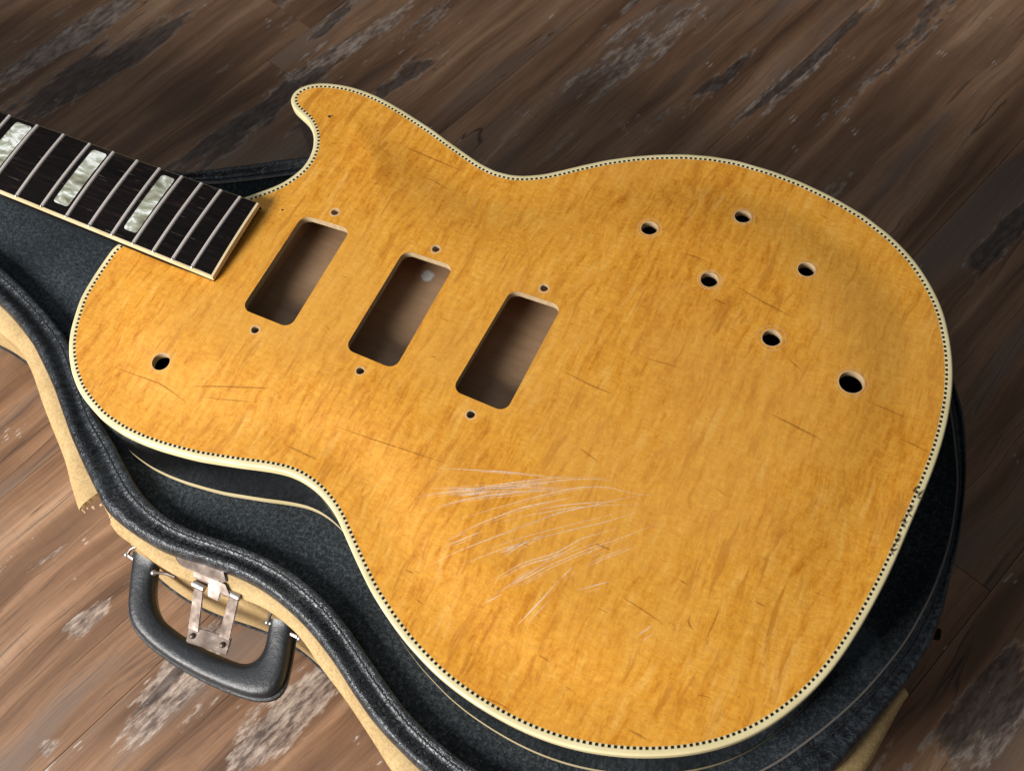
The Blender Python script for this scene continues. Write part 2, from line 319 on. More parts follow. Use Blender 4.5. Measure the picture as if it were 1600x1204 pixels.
def mat_tan():
    t = NT('tan_woven_vinyl'); c = t.co()
    a = t.noise(c, 560, 3, 0.75); b = t.noise(c, 40, 4, 0.6)
    wv = t.n('TexWave', {'Vector': t.mapping(c, (1, 1, 1), (0, 0, 0.75)), 'Scale': 420, 'Distortion': 2.0, 'Detail': 2.0}, out=1)
    f = t.math('ADD', t.math('MULTIPLY', a, 0.5), t.math('MULTIPLY', b, 0.35))
    f = t.math('ADD', f, t.math('MULTIPLY', wv, 0.15))
    cr = t.ramp(f, [(0.32, (0.25, 0.155, 0.065)), (0.5, (0.44, 0.300, 0.135)), (0.70, (0.60, 0.440, 0.225))])
    return t.set(color=cr, rough=0.72, spec=0.25, normal=t.bump(t.math('ADD', a, wv), 0.35, 0.0005))
def mat_handle():
    t = NT('black_moulded_leather'); c = t.co()
    a = t.noise(c, 420, 4, 0.7); b = t.noise(c, 70, 4)
    cr = t.mix(t.rng(a, 0.62, 0.72, 0, 0.6), (0.007, 0.0085, 0.011), (0.035, 0.040, 0.045))
    return t.set(color=cr, rough=t.rng(b, 0.3, 0.7, 0.36, 0.50), spec=0.6, normal=t.bump(a, 0.35, 0.0008))
def mat_nickel():
    t = NT('tarnished_nickel'); c = t.co()
    a = t.noise(c, 220, 4, 0.6); b = t.noise(c, 70, 3)
    f = t.math('ADD', t.math('MULTIPLY', a, 0.3), t.math('MULTIPLY', b, 0.7))
    cr = t.ramp(f, [(0.34, (0.085, 0.060, 0.047)), (0.52, (0.170, 0.135, 0.115)), (0.68, (0.36, 0.325, 0.30))])
    return t.set(color=cr, rough=t.rng(f, 0.4, 0.65, 0.60, 0.42), metal=t.rng(f, 0.32, 0.45, 0.5, 0.9), normal=t.bump(a, 0.2, 0.0005))
def mat_plank():
    t = NT('rustic_oak_plank'); c0 = t.co()
    rn = t.n('ObjectInfo', out=5)
    c = t.vadd(c0, t.n('CombineXYZ', {0: t.math('MULTIPLY', rn, 17.0), 1: t.math('MULTIPLY', rn, 5.3), 2: 0.0}))
    wob = t.vscale(t.n('VectorMath', {0: t.noise(t.mapping(c, (0.35, 1, 1)), 14, 3, out=1), 1: (0.5, 0.5, 0.5)}, operation='SUBTRACT'), 0.030)
    cw = t.vadd(c, t.n('VectorMath', {0: wob, 1: (0.4, 1, 0)}, operation='MULTIPLY'))
    band = t.noise(t.mapping(cw, (0.06, 1, 1)), 60, 5, 0.60, 0.3)
    broad = t.noise(t.mapping(c, (0.25, 1, 1), (0, 0, 0), (4, 2, 0)), 11, 3, 0.5)
    fine = t.noise(t.mapping(cw, (0.028, 1, 1), (0, 0, 0), (1, 6, 0)), 420, 5, 0.72)
    cell = t.n('SeparateColor', {0: t.voro(t.mapping(cw, (0.045, 1, 1), (0, 0, 0), (2, 9, 0)), 42, out=1)})
    f = t.math('ADD', t.math('MULTIPLY', band, 0.46), t.math('MULTIPLY', broad, 0.34))
    f = t.math('ADD', f, t.math('MULTIPLY', t.math('SUBTRACT', fine, 0.17), 0.30))
    f = t.math('ADD', f, t.math('MULTIPLY', t.math('SUBTRACT', cell, 0.5), 0.05))
    base = t.ramp(f, [(0.38, (0.080, 0.040, 0.021)), (0.47, (0.175, 0.092, 0.049)), (0.56, (0.280, 0.160, 0.092)), (0.68, (0.410, 0.268, 0.170))])
    lines = t.rng(fine, 0.53, 0.64, 0, 0.68)
    base = t.mix(lines, base, (0.050, 0.028, 0.019))
    saw = t.noise(t.mapping(c, (1, 0.06, 1), (0, 0, 0), (0, 0, 3)), 420, 2, 0.5)
    base = t.mix(t.rng(saw, 0.55, 0.75, 0, 0.16), base, (0.10, 0.055, 0.032))
    # broad greyed wash and darker brown fields
    wash = t.noise(t.mapping(cw, (0.16, 1, 1), (0, 0, 0), (14, 6, 0)), 20, 3, 0.5)
    base = t.mix(t.rng(wash, 0.52, 0.66, 0, 0.55, True), base, (0.150, 0.115, 0.095))
    base = t.mix(t.rng(wash, 0.46, 0.34, 0, 0.60, True), base, (0.095, 0.050, 0.028))
    # weathered zones: grey-white scraped paint with a charcoal heart
    zone = t.noise(t.mapping(cw, (0.20, 1, 1), (0, 0, 0), (8, 1, 0)), 17, 4, 0.55, 0.3)
    brk = t.noise(t.mapping(c, (0.30, 1, 1), (0, 0, 0), (2, 2, 0)), 300, 5, 0.72)
    brkw = t.noise(t.mapping(c, (0.20, 1, 1), (0, 0, 0), (6, 2, 0)), 95, 5, 0.7)
    wp = t.n('NewGeometry')
    wd = t.n('VectorMath', {0: t.noise(t.mapping(c, (0.35, 1, 1)), 38, 4, 0.65, out=1), 1: (0.5, 0.5, 0.5)}, operation='SUBTRACT')
    wp = t.vadd(wp, t.vscale(wd, 0.042))
    def field(patches):
        best = None
        for (x, y, an, L_, W_) in patches:
            q = t.n('Mapping', {0: wp, 'Location': (x, y, 0), 'Rotation': (0, 0, an), 'Scale': (L_*1.25, W_*1.25, 1.0)}, vector_type='TEXTURE')
            q = t.math('SUBTRACT', 1.0, t.n('VectorMath', {0: q}, out=1, operation='LENGTH'))
            best = q if best is None else t.math('MAXIMUM', best, q)
        return t.math('MAXIMUM', best, -0.25)
    zone = t.math('ADD', t.math('MULTIPLY', zone, 0.75), t.math('MULTIPLY', field(GREY), 0.24))
    zone = t.math('ADD', zone, 0.125)
    zb = t.math('ADD', zone, t.math('MULTIPLY', t.math('SUBTRACT', brkw, 0.5), 0.34))
    zb = t.math('ADD', zb, t.math('MULTIPLY', t.math('SUBTRACT', brk, 0.5), 0.16))
    grey = t.rng(zb, 0.595, 0.650, 0, 0.72, True)
    gcol = t.ramp(brk, [(0.38, (0.060, 0.048, 0.046)), (0.50, (0.23, 0.18, 0.15)), (0.64, (0.43, 0.36, 0.30))])
    base = t.mix(grey, base, gcol)
    dz = t.noise(t.mapping(cw, (0.11, 1, 1), (0, 0, 0), (5, 9, 0)), 24, 4, 0.5, 0.2)
    dz = t.math('ADD', t.math('MULTIPLY', dz, 0.75), t.math('ADD', t.math('MULTIPLY', field(CHARC), 0.22), 0.125))
    dz = t.math('ADD', dz, t.math('MULTIPLY', t.math('SUBTRACT', brkw, 0.5), 0.26))
    dz = t.math('ADD', dz, t.math('MULTIPLY', t.math('SUBTRACT', brk, 0.5), 0.12))
    base = t.mix(t.math('MULTIPLY', t.rng(dz, 0.545, 0.575, 0, 0.55, True), t.rng(brk, 0.48, 0.56, 0, 1)), base, (0.33, 0.28, 0.24))
    char = t.rng(dz, 0.570, 0.615, 0, 0.84, True)
    base = t.mix(char, base, t.ramp(brk, [(0.35, (0.032, 0.022, 0.018)), (0.70, (0.098, 0.072, 0.062))]))
    # rows of pale chatter marks
    ch = t.n('TexWave', {'Vector': t.mapping(cw, (0.02, 1, 1)), 'Scale': 95.0, 'Distortion': 3.0, 'Detail': 3.0, 'Detail Scale': 4.0}, out=1, bands_direction='Y')
    cg = t.noise(t.mapping(c, (1, 0.8, 1), (0, 0, 0), (12, 3, 0)), 38, 4, 0.6)
    cm = t.math('MULTIPLY', t.rng(ch, 0.72, 0.86, 0, 1, True), t.rng(t.math('ADD', cg, t.math('MULTIPLY', brk, 0.18)), 0.735, 0.775, 0, 0.55, True))
    base = t.mix(cm, base, (0.50, 0.46, 0.43))
    # checks and cracks
    ck = t.math('ABSOLUTE', t.math('SUBTRACT', t.noise(t.mapping(cw, (0.06, 1, 1), (0, 0, 0), (3, 3, 0)), 34, 3, 0.5, 0.3), 0.5))
    ckm = t.math('MULTIPLY', t.rng(ck, 0.0, 0.0065, 0.9, 0.0), t.rng(t.noise(t.mapping(c, (0.4, 1, 1), (0, 0, 0), (7, 7, 0)), 16, 2), 0.54, 0.62, 0, 1, True))
    base = t.mix(ckm, base, (0.022, 0.014, 0.011))
    tint = t.math('ADD', 0.86, t.math('MULTIPLY', rn, 0.28))
    base = t.mix(1.0, base, t.n('CombineColor', {0: tint, 1: tint, 2: tint}), 'MULTIPLY')
    h = t.math('ADD', t.math('MULTIPLY', fine, 0.7), t.math('MULTIPLY', brk, 0.3))
    h = t.math('SUBTRACT', h, t.math('MULTIPLY', ckm, 1.2))
    ro = t.rng(brk, 0.3, 0.7, 0.42, 0.62)
    return t.set(color=base, rough=ro, spec=0.30, normal=t.bump(h, 0.30, 0.0005))
def mat_mark(name, colr, rough, opacity):
    t = NT(name); c = t.co()
    a = t.n('Attribute', out=2, attribute_name='fade')
    br = t.rng(t.noise(c, 700, 4, 0.7), 0.30, 0.60, 0.35, 1.0)
    al = t.math('MULTIPLY', t.math('MULTIPLY', a, br), opacity, clamp=True)
    t.set(color=colr, rough=rough)
    t.put(t.p.inputs['Alpha'], al)
    return t.m

M['maple'] = mat_maple(); M['ply'] = mat_ply(); M['interior'] = mat_interior()
M['bind'] = mat_cream('aged_cream_binding', (0.66, 0.55, 0.29), (0.78, 0.68, 0.40))
M['bindn'] = mat_cream('yellowed_neck_binding', (0.60, 0.46, 0.24), (0.74, 0.61, 0.38))
M['bindb'] = mat_cream('yellowed_back_binding', (0.66, 0.52, 0.27), (0.78, 0.65, 0.39))
M['check'] = mat_plain('black_check', (0.006, 0.005, 0.004), 0.8, spec=0.15)
M['side'] = mat_side(); M['board'] = mat_board(); M['pearl'] = mat_pearl()
M['fret'] = mat_plain('fret_wire', (0.66, 0.59, 0.54), 0.40, 0.25)
M['nib'] = mat_plain('bright_fret_end', (0.85, 0.85, 0.82), 0.16, 1.0)
M['plush'] = mat_plush(); M['vinyl'] = mat_vinyl(); M['tan'] = mat_tan()
M['thread'] = mat_plain('charcoal_thread', (0.020, 0.024, 0.028), 0.7)
M['cord'] = mat_plain('grey_seam_cord', (0.13, 0.115, 0.10), 0.8)
M['handle'] = mat_handle(); M['nickel'] = mat_nickel()
M['pin'] = mat_plain('bright_nickel', (0.50, 0.47, 0.44), 0.30, 0.9)
M['plank'] = mat_plank(); M['joint'] = mat_plain('dark_floor_joint', (0.025, 0.017, 0.013), 0.9)
M['fray'] = mat_plain('frayed_backing', (0.62, 0.44, 0.27), 0.9)
M['scratch'] = mat_mark('pale_scratch', (0.95, 0.84, 0.66), 0.5, 0.95)
M['streak'] = mat_mark('brown_mineral_streak', (0.32, 0.115, 0.011), 0.5, 0.60)
M['dark'] = mat_plain('shade_toned_chamber_wood', (0.03, 0.018, 0.010), 0.9)  # near-black colour paints in the shade inside the hollow body
M['ring'] = mat_mark('pale_washer_ring', (0.86, 0.68, 0.42), 0.6, 0.75)
M['scuff'] = mat_mark('dark_scuff', (0.055, 0.028, 0.015), 0.7, 0.95)

# ---------------------------------------------------------------- object helpers
def link(o, parent=None):
    col.objects.link(o)
    if parent is not None: o.parent = parent
    return o
def mesh(name, verts, faces, mat, parent=None, smooth=True, uvs=None, mats=None, fmat=None, angle=None):
    me = bpy.data.meshes.new(name)
    me.from_pydata([(x*MM, y*MM, z*MM) for x, y, z in verts], [], [tuple(f) for f in faces])
    for m in (mats or [mat]): me.materials.append(m)
    if fmat: me.polygons.foreach_set('material_index', fmat)
    if smooth: me.polygons.foreach_set('use_smooth', [True]*len(me.polygons))
    if uvs is not None:
        ul = me.uv_layers.new(name='UVMap')
        vi = np.zeros(len(me.loops), int); me.loops.foreach_get('vertex_index', vi)
        ul.data.foreach_set('uv', np.asarray(uvs, float)[vi].ravel())
    me.update()
    if angle is not None: me.set_sharp_from_angle(angle=math.radians(angle))
    return link(bpy.data.objects.new(name, me), parent)
def empty(name, loc):
    o = bpy.data.objects.new(name, None); o.empty_display_size = 0.05
    o.location = (loc[0]*MM, loc[1]*MM, loc[2]*MM); return link(o)
def tag(o, label=None, cat=None, kind=None):
    if label: o['label'] = label
    if cat: o['category'] = cat
    if kind: o['kind'] = kind
    return o

class MB:
    def __init__(self): self.v = []; self.f = []
    def box(self, c, s, rz=0.0, bevel=0.0):
        bm = bmesh.new(); bmesh.ops.create_cube(bm, size=1.0)
        bmesh.ops.scale(bm, vec=s, verts=bm.verts)
        if bevel: bmesh.ops.bevel(bm, geom=bm.edges[:], offset=bevel, segments=2, affect='EDGES', profile=0.6)
        self.bm(bm, Matrix.Translation(c) @ Matrix.Rotation(rz, 4, 'Z'))
    def bm(self, bm, mtx):
        b = len(self.v); bm.verts.ensure_lookup_table()
        for v in bm.verts: self.v.append(tuple(mtx @ v.co))
        for f in bm.faces: self.f.append([b+v.index for v in f.verts])
        bm.free()
    def tube(self, pts, rad, seg=8, closed=False, cap=True):
        P = [Vector(p) for p in pts]; n = len(P); b = len(self.v)
        R = rad if isinstance(rad, (list, tuple)) else [rad]*n
        for i in range(n):
            a = P[(i-1) % n] if closed or i > 0 else P[i]; c = P[(i+1) % n] if closed or i < n-1 else P[i]
            t = (c-a).normalized(); up = Vector((0, 0, 1)) if abs(t.z) < 0.95 else Vector((1, 0, 0))
            s = t.cross(up).normalized(); u = s.cross(t)
            for k in range(seg):
                an = 2*math.pi*k/seg; self.v.append(tuple(P[i]+(s*math.cos(an)+u*math.sin(an))*R[i]))
        for i in range(n if closed else n-1):
            j = (i+1) % n
            for k in range(seg): self.f.append([b+i*seg+k, b+i*seg+(k+1) % seg, b+j*seg+(k+1) % seg, b+j*seg+k])
        if cap and not closed:
            self.f.append([b+k for k in range(seg)]); self.f.append([b+(n-1)*seg+k for k in reversed(range(seg))])
    def ball(self, c, r, seg=10):
        bm = bmesh.new(); bmesh.ops.create_uvsphere(bm, u_segments=seg, v_segments=seg//2+1, radius=r)
        self.bm(bm, Matrix.Translation(c))
    def build(self, name, mat, parent=None, smooth=True, angle=40): return mesh(name, self.v, self.f, mat, parent, smooth, angle=angle if smooth else None)

# ---------------------------------------------------------------- curve helpers
def resample(P, step, closed=False):
    P = np.asarray(P, float)
    if closed: P = np.r_[P, P[:1]]
    d = np.r_[0, np.cumsum(np.linalg.norm(np.diff(P, axis=0), axis=1))]
    n = max(2, int(round(d[-1]/step))+(0 if closed else 1))
    s = np.linspace(0, d[-1], n+1)[:-1] if closed else np.linspace(0, d[-1], n)
    return np.c_[tuple(np.interp(s, d, P[:, k]) for k in range(P.shape[1]))]
def smooth(P, sig, closed=False):
    k = min(int(sig*3)+1, len(P)-2)
    if k < 1: return np.array(P, float)
    sig = min(sig, max(k/2.0, 0.3)); w = np.exp(-0.5*(np.arange(-k, k+1)/sig)**2); w /= w.sum()
    if closed: Q = np.r_[P[-k:], P, P[:k]]
    else: Q = np.r_[2*P[0]-P[k:0:-1], P, 2*P[-1]-P[-2:-k-2:-1]]
    return np.c_[tuple(np.convolve(Q[:, i], w, 'valid') for i in range(P.shape[1]))]
def normals(P, closed=True):
    t = (np.roll(P, -1, 0)-np.roll(P, 1, 0)) if closed else np.gradient(P, axis=0)
    t = t/np.linalg.norm(t, axis=1)[:, None]
    return np.c_[t[:, 1], -t[:, 0]]
def area2(P): return 0.5*np.sum(P[:, 0]*np.roll(P[:, 1], -1)-np.roll(P[:, 0], -1)*P[:, 1])
def dist_poly(p, Q):
    p = np.atleast_2d(p); A = Q; B = np.roll(Q, -1, 0); ab = B-A; L = (ab**2).sum(1)
    out = np.empty(len(p))
    for i in range(0, len(p), 400):
        q = p[i:i+400, None]-A[None]
        t = np.clip((q*ab).sum(-1)/L, 0, 1)
        out[i:i+400] = np.sqrt(((q-ab*t[..., None])**2).sum(-1)).min(1)
    return out
def inside(p, Q):
    p = np.atleast_2d(p); x = p[:, 0][:, None]; y = p[:, 1][:, None]
    A = Q; B = np.roll(Q, -1, 0)
    c = ((A[:, 1] > y) != (B[:, 1] > y))
    xi = A[:, 0]+(y-A[:, 1])*(B[:, 0]-A[:, 0])/np.where(B[:, 1] == A[:, 1], 1e-9, B[:, 1]-A[:, 1])
    return (c & (x < xi)).sum(1) % 2 == 1

# ================================================================ FLOOR
ANG = math.radians(72); DX = np.array([math.cos(ANG), math.sin(ANG)]); DN = np.array([math.sin(ANG), -math.cos(ANG)])
mb = MB(); mb.box((0, 200, -4.6), (4200, 4200, 4), ANG)
floor = tag(mb.build('floor', M['joint'], smooth=False), kind='structure')
PW, PL, GAP = 168.0, 1210.0, 0.28
bm = bmesh.new(); bmesh.ops.create_cube(bm, size=1.0)
bmesh.ops.scale(bm, vec=((PL-GAP)*MM, (PW-GAP)*MM, 2.4*MM), verts=bm.verts)
bmesh.ops.bevel(bm, geom=[e for e in bm.edges if all(v.co.z > 0 for v in e.verts)], offset=0.25*MM, segments=2, affect='EDGES', profile=0.5)
pme = bpy.data.meshes.new('plank'); bm.to_mesh(pme); bm.free(); pme.materials.append(M['plank'])
starts = {-3: 210, 1: 166, 2: 163}
for k in range(-8, 9):
    w0 = -117+PW*k
    # end joints lie along each row; two rows share the joint seen by the tail of the case
    row = {-2: 210-PL, 1: 166.6, 2: 163.0}.get(k, (k*397.0) % PL+560)
    for j in (-3, -2, -1, 0, 1):
        l0 = row+PL*j
        c = DX*(l0+PL/2)+DN*(w0+PW/2)
        if abs(c[0]) > 1500 or abs(c[1]-100) > 1400: continue
        o = bpy.data.objects.new('plank', pme); col.objects.link(o); o.parent = floor
        o.location = (c[0]*MM, c[1]*MM, -1.2*MM); o.rotation_euler = (0, 0, ANG+(math.pi if (k+j) % 2 else 0))

# ================================================================ GUITAR
guitar = tag(empty('electric_guitar', (0, 0, ZF)), 'honey maple electric guitar body with three empty pickup openings, lying in the case', 'guitar')
OL = resample(np.array(OUTLINE), 1.0, True)
wS = np.clip((OL[:, :1]-150)/60, 0, 1)*np.clip((130-OL[:, 1:])/40, 0, 1)
OL = smooth(OL, 2.4, True)*(1-wS)+smooth(OL, 14.0, True)*wS; OL = resample(OL, 1.0, True)
if area2(OL) < 0: OL = OL[::-1]
ON = normals(OL)              # outward for a counter-clockwise loop
def off(d): return OL+ON*d
RIMZ = -3.0
def zarch_d(d):
    s = np.clip(d/62.0, 0, 1); s = s*s*(3-2*s)
    return RIMZ+3.0*s-0.75*np.exp(-((d-20)/13.0)**2)
def ztop(p):
    p = np.atleast_2d(np.asarray(p, float)); return zarch_d(dist_poly(p, OL))
def rrect(c4, rad, n=6):
    c4 = [Vector(p) for p in c4]; out = []
    for i in range(4):
        p, a, b = c4[i], c4[i-1], c4[(i+1) % 4]
        da = (a-p).normalized(); db = (b-p).normalized()
        s = p+da*rad; e = p+db*rad; cc = p+da*rad+db*rad
        for k in range(n+1):
            th = k/n*math.pi/2; out.append(tuple(cc-db*rad*math.cos(th)-da*rad*math.sin(th)))
    return np.array(out)
def circ(c, r, n): return np.array([(c[0]+r*math.cos(2*math.pi*k/n), c[1]+r*math.sin(2*math.pi*k/n)) for k in range(n)])
loops = []
for i in range(3): loops.append(rrect(CAV[i*4:i*4+4], 5.5))
HR = []
for p in SCREW: loops.append(circ(p, 2.4, 16)); HR.append((p, 2.4))
for i, p in enumerate(KNOB):
    rr = (4.7, 4.6, 4.8, 4.6, 5.0, 6.3, 5.1)[i]; loops.append(circ(p, rr, 28)); HR.append((p, rr))
for p, rr in zip(PIN, (1.1, 0.8)): loops.append(circ(p, rr, 10))
INNER = off(-0.85)[::2]
pts = [tuple(p) for p in INNER]; edges = [(i, (i+1) % len(INNER)) for i in range(len(INNER))]
spans = []
for L in loops:
    b = len(pts); n = len(L); pts += [tuple(p) for p in L]; edges += [(b+i, b+(i+1) % n) for i in range(n)]; spans.append((b, n))
gx, gy = np.meshgrid(np.arange(-112, 356, 3.6), np.arange(-174, 172, 3.6)); G = np.c_[gx.ravel(), gy.ravel()]
G[:, 0] += ((np.round(G[:, 1]/3.6).astype(int)) % 2)*1.8
ok = inside(G, INNER) & (dist_poly(G, INNER) > 2.0)
for L in loops: ok &= ~inside(G, L) & (dist_poly(G, L) > 1.6)
nb = len(pts); pts += [tuple(p) for p in G[ok]]
cv, ce, cf, ov, oe, of_ = delaunay_2d_cdt([Vector(p) for p in pts], edges, [], 0, 1e-5)
cvn = np.array([tuple(v) for v in cv]); tri = np.array([list(f) for f in cf])
cen = cvn[tri].mean(1); keep = inside(cen, INNER)
for L in loops: keep &= ~inside(cen, L)
tri = tri[keep]
z = ztop(cvn); verts = [(x, y, zz) for (x, y), zz in zip(cvn, z)]
faces = []
for a, b, c in tri:
    A, B, C_ = cvn[a], cvn[b], cvn[c]
    faces.append((a, b, c) if (B[0]-A[0])*(C_[1]-A[1])-(B[1]-A[1])*(C_[0]-A[0]) > 0 else (a, c, b))
fm = [0]*len(faces)
TH = 4.6
for L in loops:                           # cut edges of the top plate: own vertices, so the arris stays crisp
    n = len(L); zz = ztop(L); b = len(verts)
    ch = 0.35
    cx, cy = L.mean(0)
    verts += [(x, y, q) for (x, y), q in zip(L, zz)]
    verts += [(x, y, q-TH) for (x, y), q in zip(L, zz)]
    for i in range(n):
        j = (i+1) % n; faces.append((b+i, b+n+i, b+n+j, b+j)); fm.append(1)
top = mesh('maple_top', verts, faces, None, guitar, True, mats=[M['maple'], M['ply']], fmat=fm, angle=35)

# purfling strip with its dark checks, binding, sides, back
def strip(rows, name, mat, close=True, parent=guitar, angle=None):
    n = len(rows[0]); v = []; f = []
    for R_ in rows: v += [tuple(p) for p in R_]
    for r_ in range(len(rows)-1):
        for i in range(n):
            j = (i+1) % n; f.append((r_*n+i, (r_+1)*n+i, (r_+1)*n+j, r_*n+j))
    return mesh(name, v, f, mat, parent, True, angle=angle)
def row(d, zz): q = off(d); return np.c_[q, np.full(len(q), zz)]
zi = float(zarch_d(np.array([0.85]))[0])
strip([row(0.95, RIMZ), np.c_[off(-0.85), ztop(off(-0.85))]], 'purfling', M['bind'])
per = np.r_[0, np.cumsum(np.linalg.norm(np.diff(np.r_[OL, OL[:1]], axis=0), axis=1))]
nck = int(per[-1]/2.75); v = []; f = []
OLx = np.r_[OL, OL[:1]]; ONx = np.r_[ON, ON[:1]]
def at_s(s, d):
    s = s % per[-1]; p = np.array([np.interp(s, per, OLx[:, 0]), np.interp(s, per, OLx[:, 1])])
    nn = np.array([np.interp(s, per, ONx[:, 0]), np.interp(s, per, ONx[:, 1])]); return p+nn/np.linalg.norm(nn)*d
for k in range(nck):
    s = k*per[-1]/nck+rnd.uniform(-0.06, 0.06); b = len(v)
    for ss, d in ((s, -0.72), (s+1.40, -0.72), (s+1.40, 0.60), (s, 0.60)):
        p = at_s(ss, d); v.append((p[0], p[1], RIMZ+0.035))
    f.append((b, b+3, b+2, b+1)) if False else f.append((b, b+1, b+2, b+3))
ck = mesh('purfling_checks', v, f, M['check'], guitar, False); ck['kind'] = 'stuff'
bro = [(0.95, RIMZ), (2.1, RIMZ)] + [(2.1+1.1*math.sin(a), RIMZ-1.1+1.1*math.cos(a)) for a in np.linspace(0.35, 1.57, 5)] + [(3.2, RIMZ-5.3)]
strip([row(d, zz) for d, zz in bro][::-1], 'binding', M['bind'])
BOT = -54.0
strip([row(3.12, RIMZ-5.2), row(3.12, BOT+6.4)][::-1], 'body_side', M['side'])
bbo = [(3.24, BOT+6.5), (3.24, BOT+1.0), (3.0, BOT+0.25), (2.4, BOT)]
strip([row(d, zz) for d, zz in bbo][::-1], 'back_binding', M['bindb'])
def plate(name, L, zz, mat, parent=guitar):
    return mesh(name, [(x, y, zz) for x, y in L], [list(range(len(L)))], mat, parent, False)
plate('body_back', off(2.45)[::-1], BOT+0.1, M['side'])
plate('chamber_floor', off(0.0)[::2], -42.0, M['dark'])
cb = [(-22, -62), (168, -62), (168, 66), (-22, 66)]
mesh('cavity_floor', [(x, y, -19.0) for x, y in cb]+[(x, y, -41.0) for x, y in cb], [(0, 1, 2, 3)]+[((i+1) % 4, i, 4+i, 4+(i+1) % 4) for i in range(4)], M['interior'], guitar, False)
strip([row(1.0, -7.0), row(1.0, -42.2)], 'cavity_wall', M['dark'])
nbp = [(-19.5, -50), (-19.5, 46), (-40, 40), (-96, -24), (-96, -50)]
mesh('neck_block', [(x, y, -8.0) for x, y in nbp]+[(x, y, -41.9) for x, y in nbp], [(4, 3, 2, 1, 0), (5, 6, 7, 8, 9)]+[(i, (i+1) % 5, 5+(i+1) % 5, 5+i) for i in range(5)], M['interior'], guitar, False)
# marks on the top: scratches, streaks, washer rings, chips
def ribbons(name, lines, wid, mat, zoff, taper=True, sub=1.2):
    v = []; f = []; fade = []
    for ln, w in zip(lines, wid):
        P = resample(smooth(resample(ln, sub), 2.0) if len(ln) > 2 else np.array(ln), sub)
        N_ = normals(P, False); n = len(P); tt = np.linspace(0, 1, n); b = len(v)
        jit = np.cumsum(np.random.RandomState(len(v)).randn(n))*0.05
        prof = np.sin(np.pi*np.clip(tt*0.94+0.03, 0, 1))**0.5 if taper else np.ones(n)
        zz = np.full(n, RIMZ) if zoff > 0.5 else ztop(P)
        for k, (sg, al) in enumerate(((-1, 0.0), (0, 1.0), (1, 0.0))):
            q = P+N_*(sg*w*0.5*prof+jit*0.5)[:, None]
            v += [(x, y, a+0.05) for (x, y), a in zip(q, zz)]; fade += list(al*prof)
        for i in range(n-1):
            for k in (0, 1): f.append((b+k*n+i, b+(k+1)*n+i, b+(k+1)*n+i+1, b+k*n+i+1))
    o = mesh(name, v, f, mat, guitar, True); o['kind'] = 'stuff'
    a = o.data.attributes.new('fade', 'FLOAT', 'POINT'); a.data.foreach_set('value', fade)
    # faces up
    bm_ = bmesh.new(); bm_.from_mesh(o.data)
    for fc in bm_.faces:
        if fc.normal.z < 0: fc.normal_flip()
    bm_.to_mesh(o.data); bm_.free(); return o
lines = []; wid = []
for si, ln in enumerate(SCRATCH):
    if si in (18, 19, 20): continue
    lines.append(ln); wid.append(rnd.uniform(0.40, 0.75))
    for _ in range(5 if si in (1, 2, 3, 25) else 2):
        dx, dy = rnd.uniform(-3, 3), rnd.uniform(-1.4, 1.4); a = rnd.uniform(0, 0.35); b_ = rnd.uniform(0.6, 1)
        q = resample(np.array(ln, float), 1.0); n = len(q)
        q = q[int(a*n):max(int(b_*n), int(a*n)+3)]
        if len(q) > 3: lines.append([(x+dx, y+dy) for x, y in q]); wid.append(rnd.uniform(0.18, 0.36))
ribbons('surface_scratches', lines, wid, M['scratch'], 0)
lines = [s_ for k_, s_ in enumerate(STREAK) if k_ not in (20, 21, 23, 29)]; wid = [rnd.uniform(0.9, 1.7) for _ in lines]
for k in range(48):                      # short flecks of the same mineral stain
    x, y = rnd.uniform(-100, 340), rnd.uniform(-160, 158)
    if not inside((x, y), off(-8))[0] or any(inside((x, y), L)[0] for L in loops): continue
    a = rnd.gauss(-0.12, 0.25); l = rnd.uniform(1.5, 7)
    lines.append([(x, y), (x+l*0.5*math.cos(a), y+l*0.5*math.sin(a)), (x+l*math.cos(a), y+l*math.sin(a)-rnd.uniform(0, .6))]); wid.append(rnd.uniform(0.45, 1.0))
ribbons('mineral_streaks', lines, wid, M['streak'], 0)
rl = []; rw = []
for i, (p, rr) in enumerate(HR):
    if i < 6: q_ = (p[0]+rnd.uniform(-.35, .35), p[1]+rnd.uniform(-.35, .35)); rl.append([*circ(q_, rr+0.6, 22), circ(q_, rr+0.6, 22)[0]]); rw.append(rnd.uniform(1.0, 1.9))
    else:
        for e, w in ((rr+0.45, rnd.uniform(0.5, 1.1)), (rr+rnd.uniform(1.7, 2.8), rnd.uniform(0.25, 0.7))): rl.append([*circ(p, e, 40), circ(p, e, 40)[0]]); rw.append(w)
ribbons('washer_marks', rl, rw, M['ring'], 0, taper=False, sub=0.8)
sl = []; sw = []
for (x, y) in CHIP:
    for _ in range(4):
        a = rnd.uniform(-0.5, 1.9); l = rnd.uniform(2.5, 6)
        sl.append([(x-1.2+rnd.uniform(-.6, .6), y), (x-1.2+l*0.35*math.cos(a), y+l*0.5*math.sin(a)), (x+l*0.3*math.cos(a), y+l*math.sin(a))]); sw.append(rnd.uniform(0.9, 2.2))
sl.append([(-44.0, 107.0), (-42.0, 107.9), (-40.6, 108.9)]); sw.append(2.4)
ribbons('edge_scuffs', sl, sw, M['scuff'], 1)

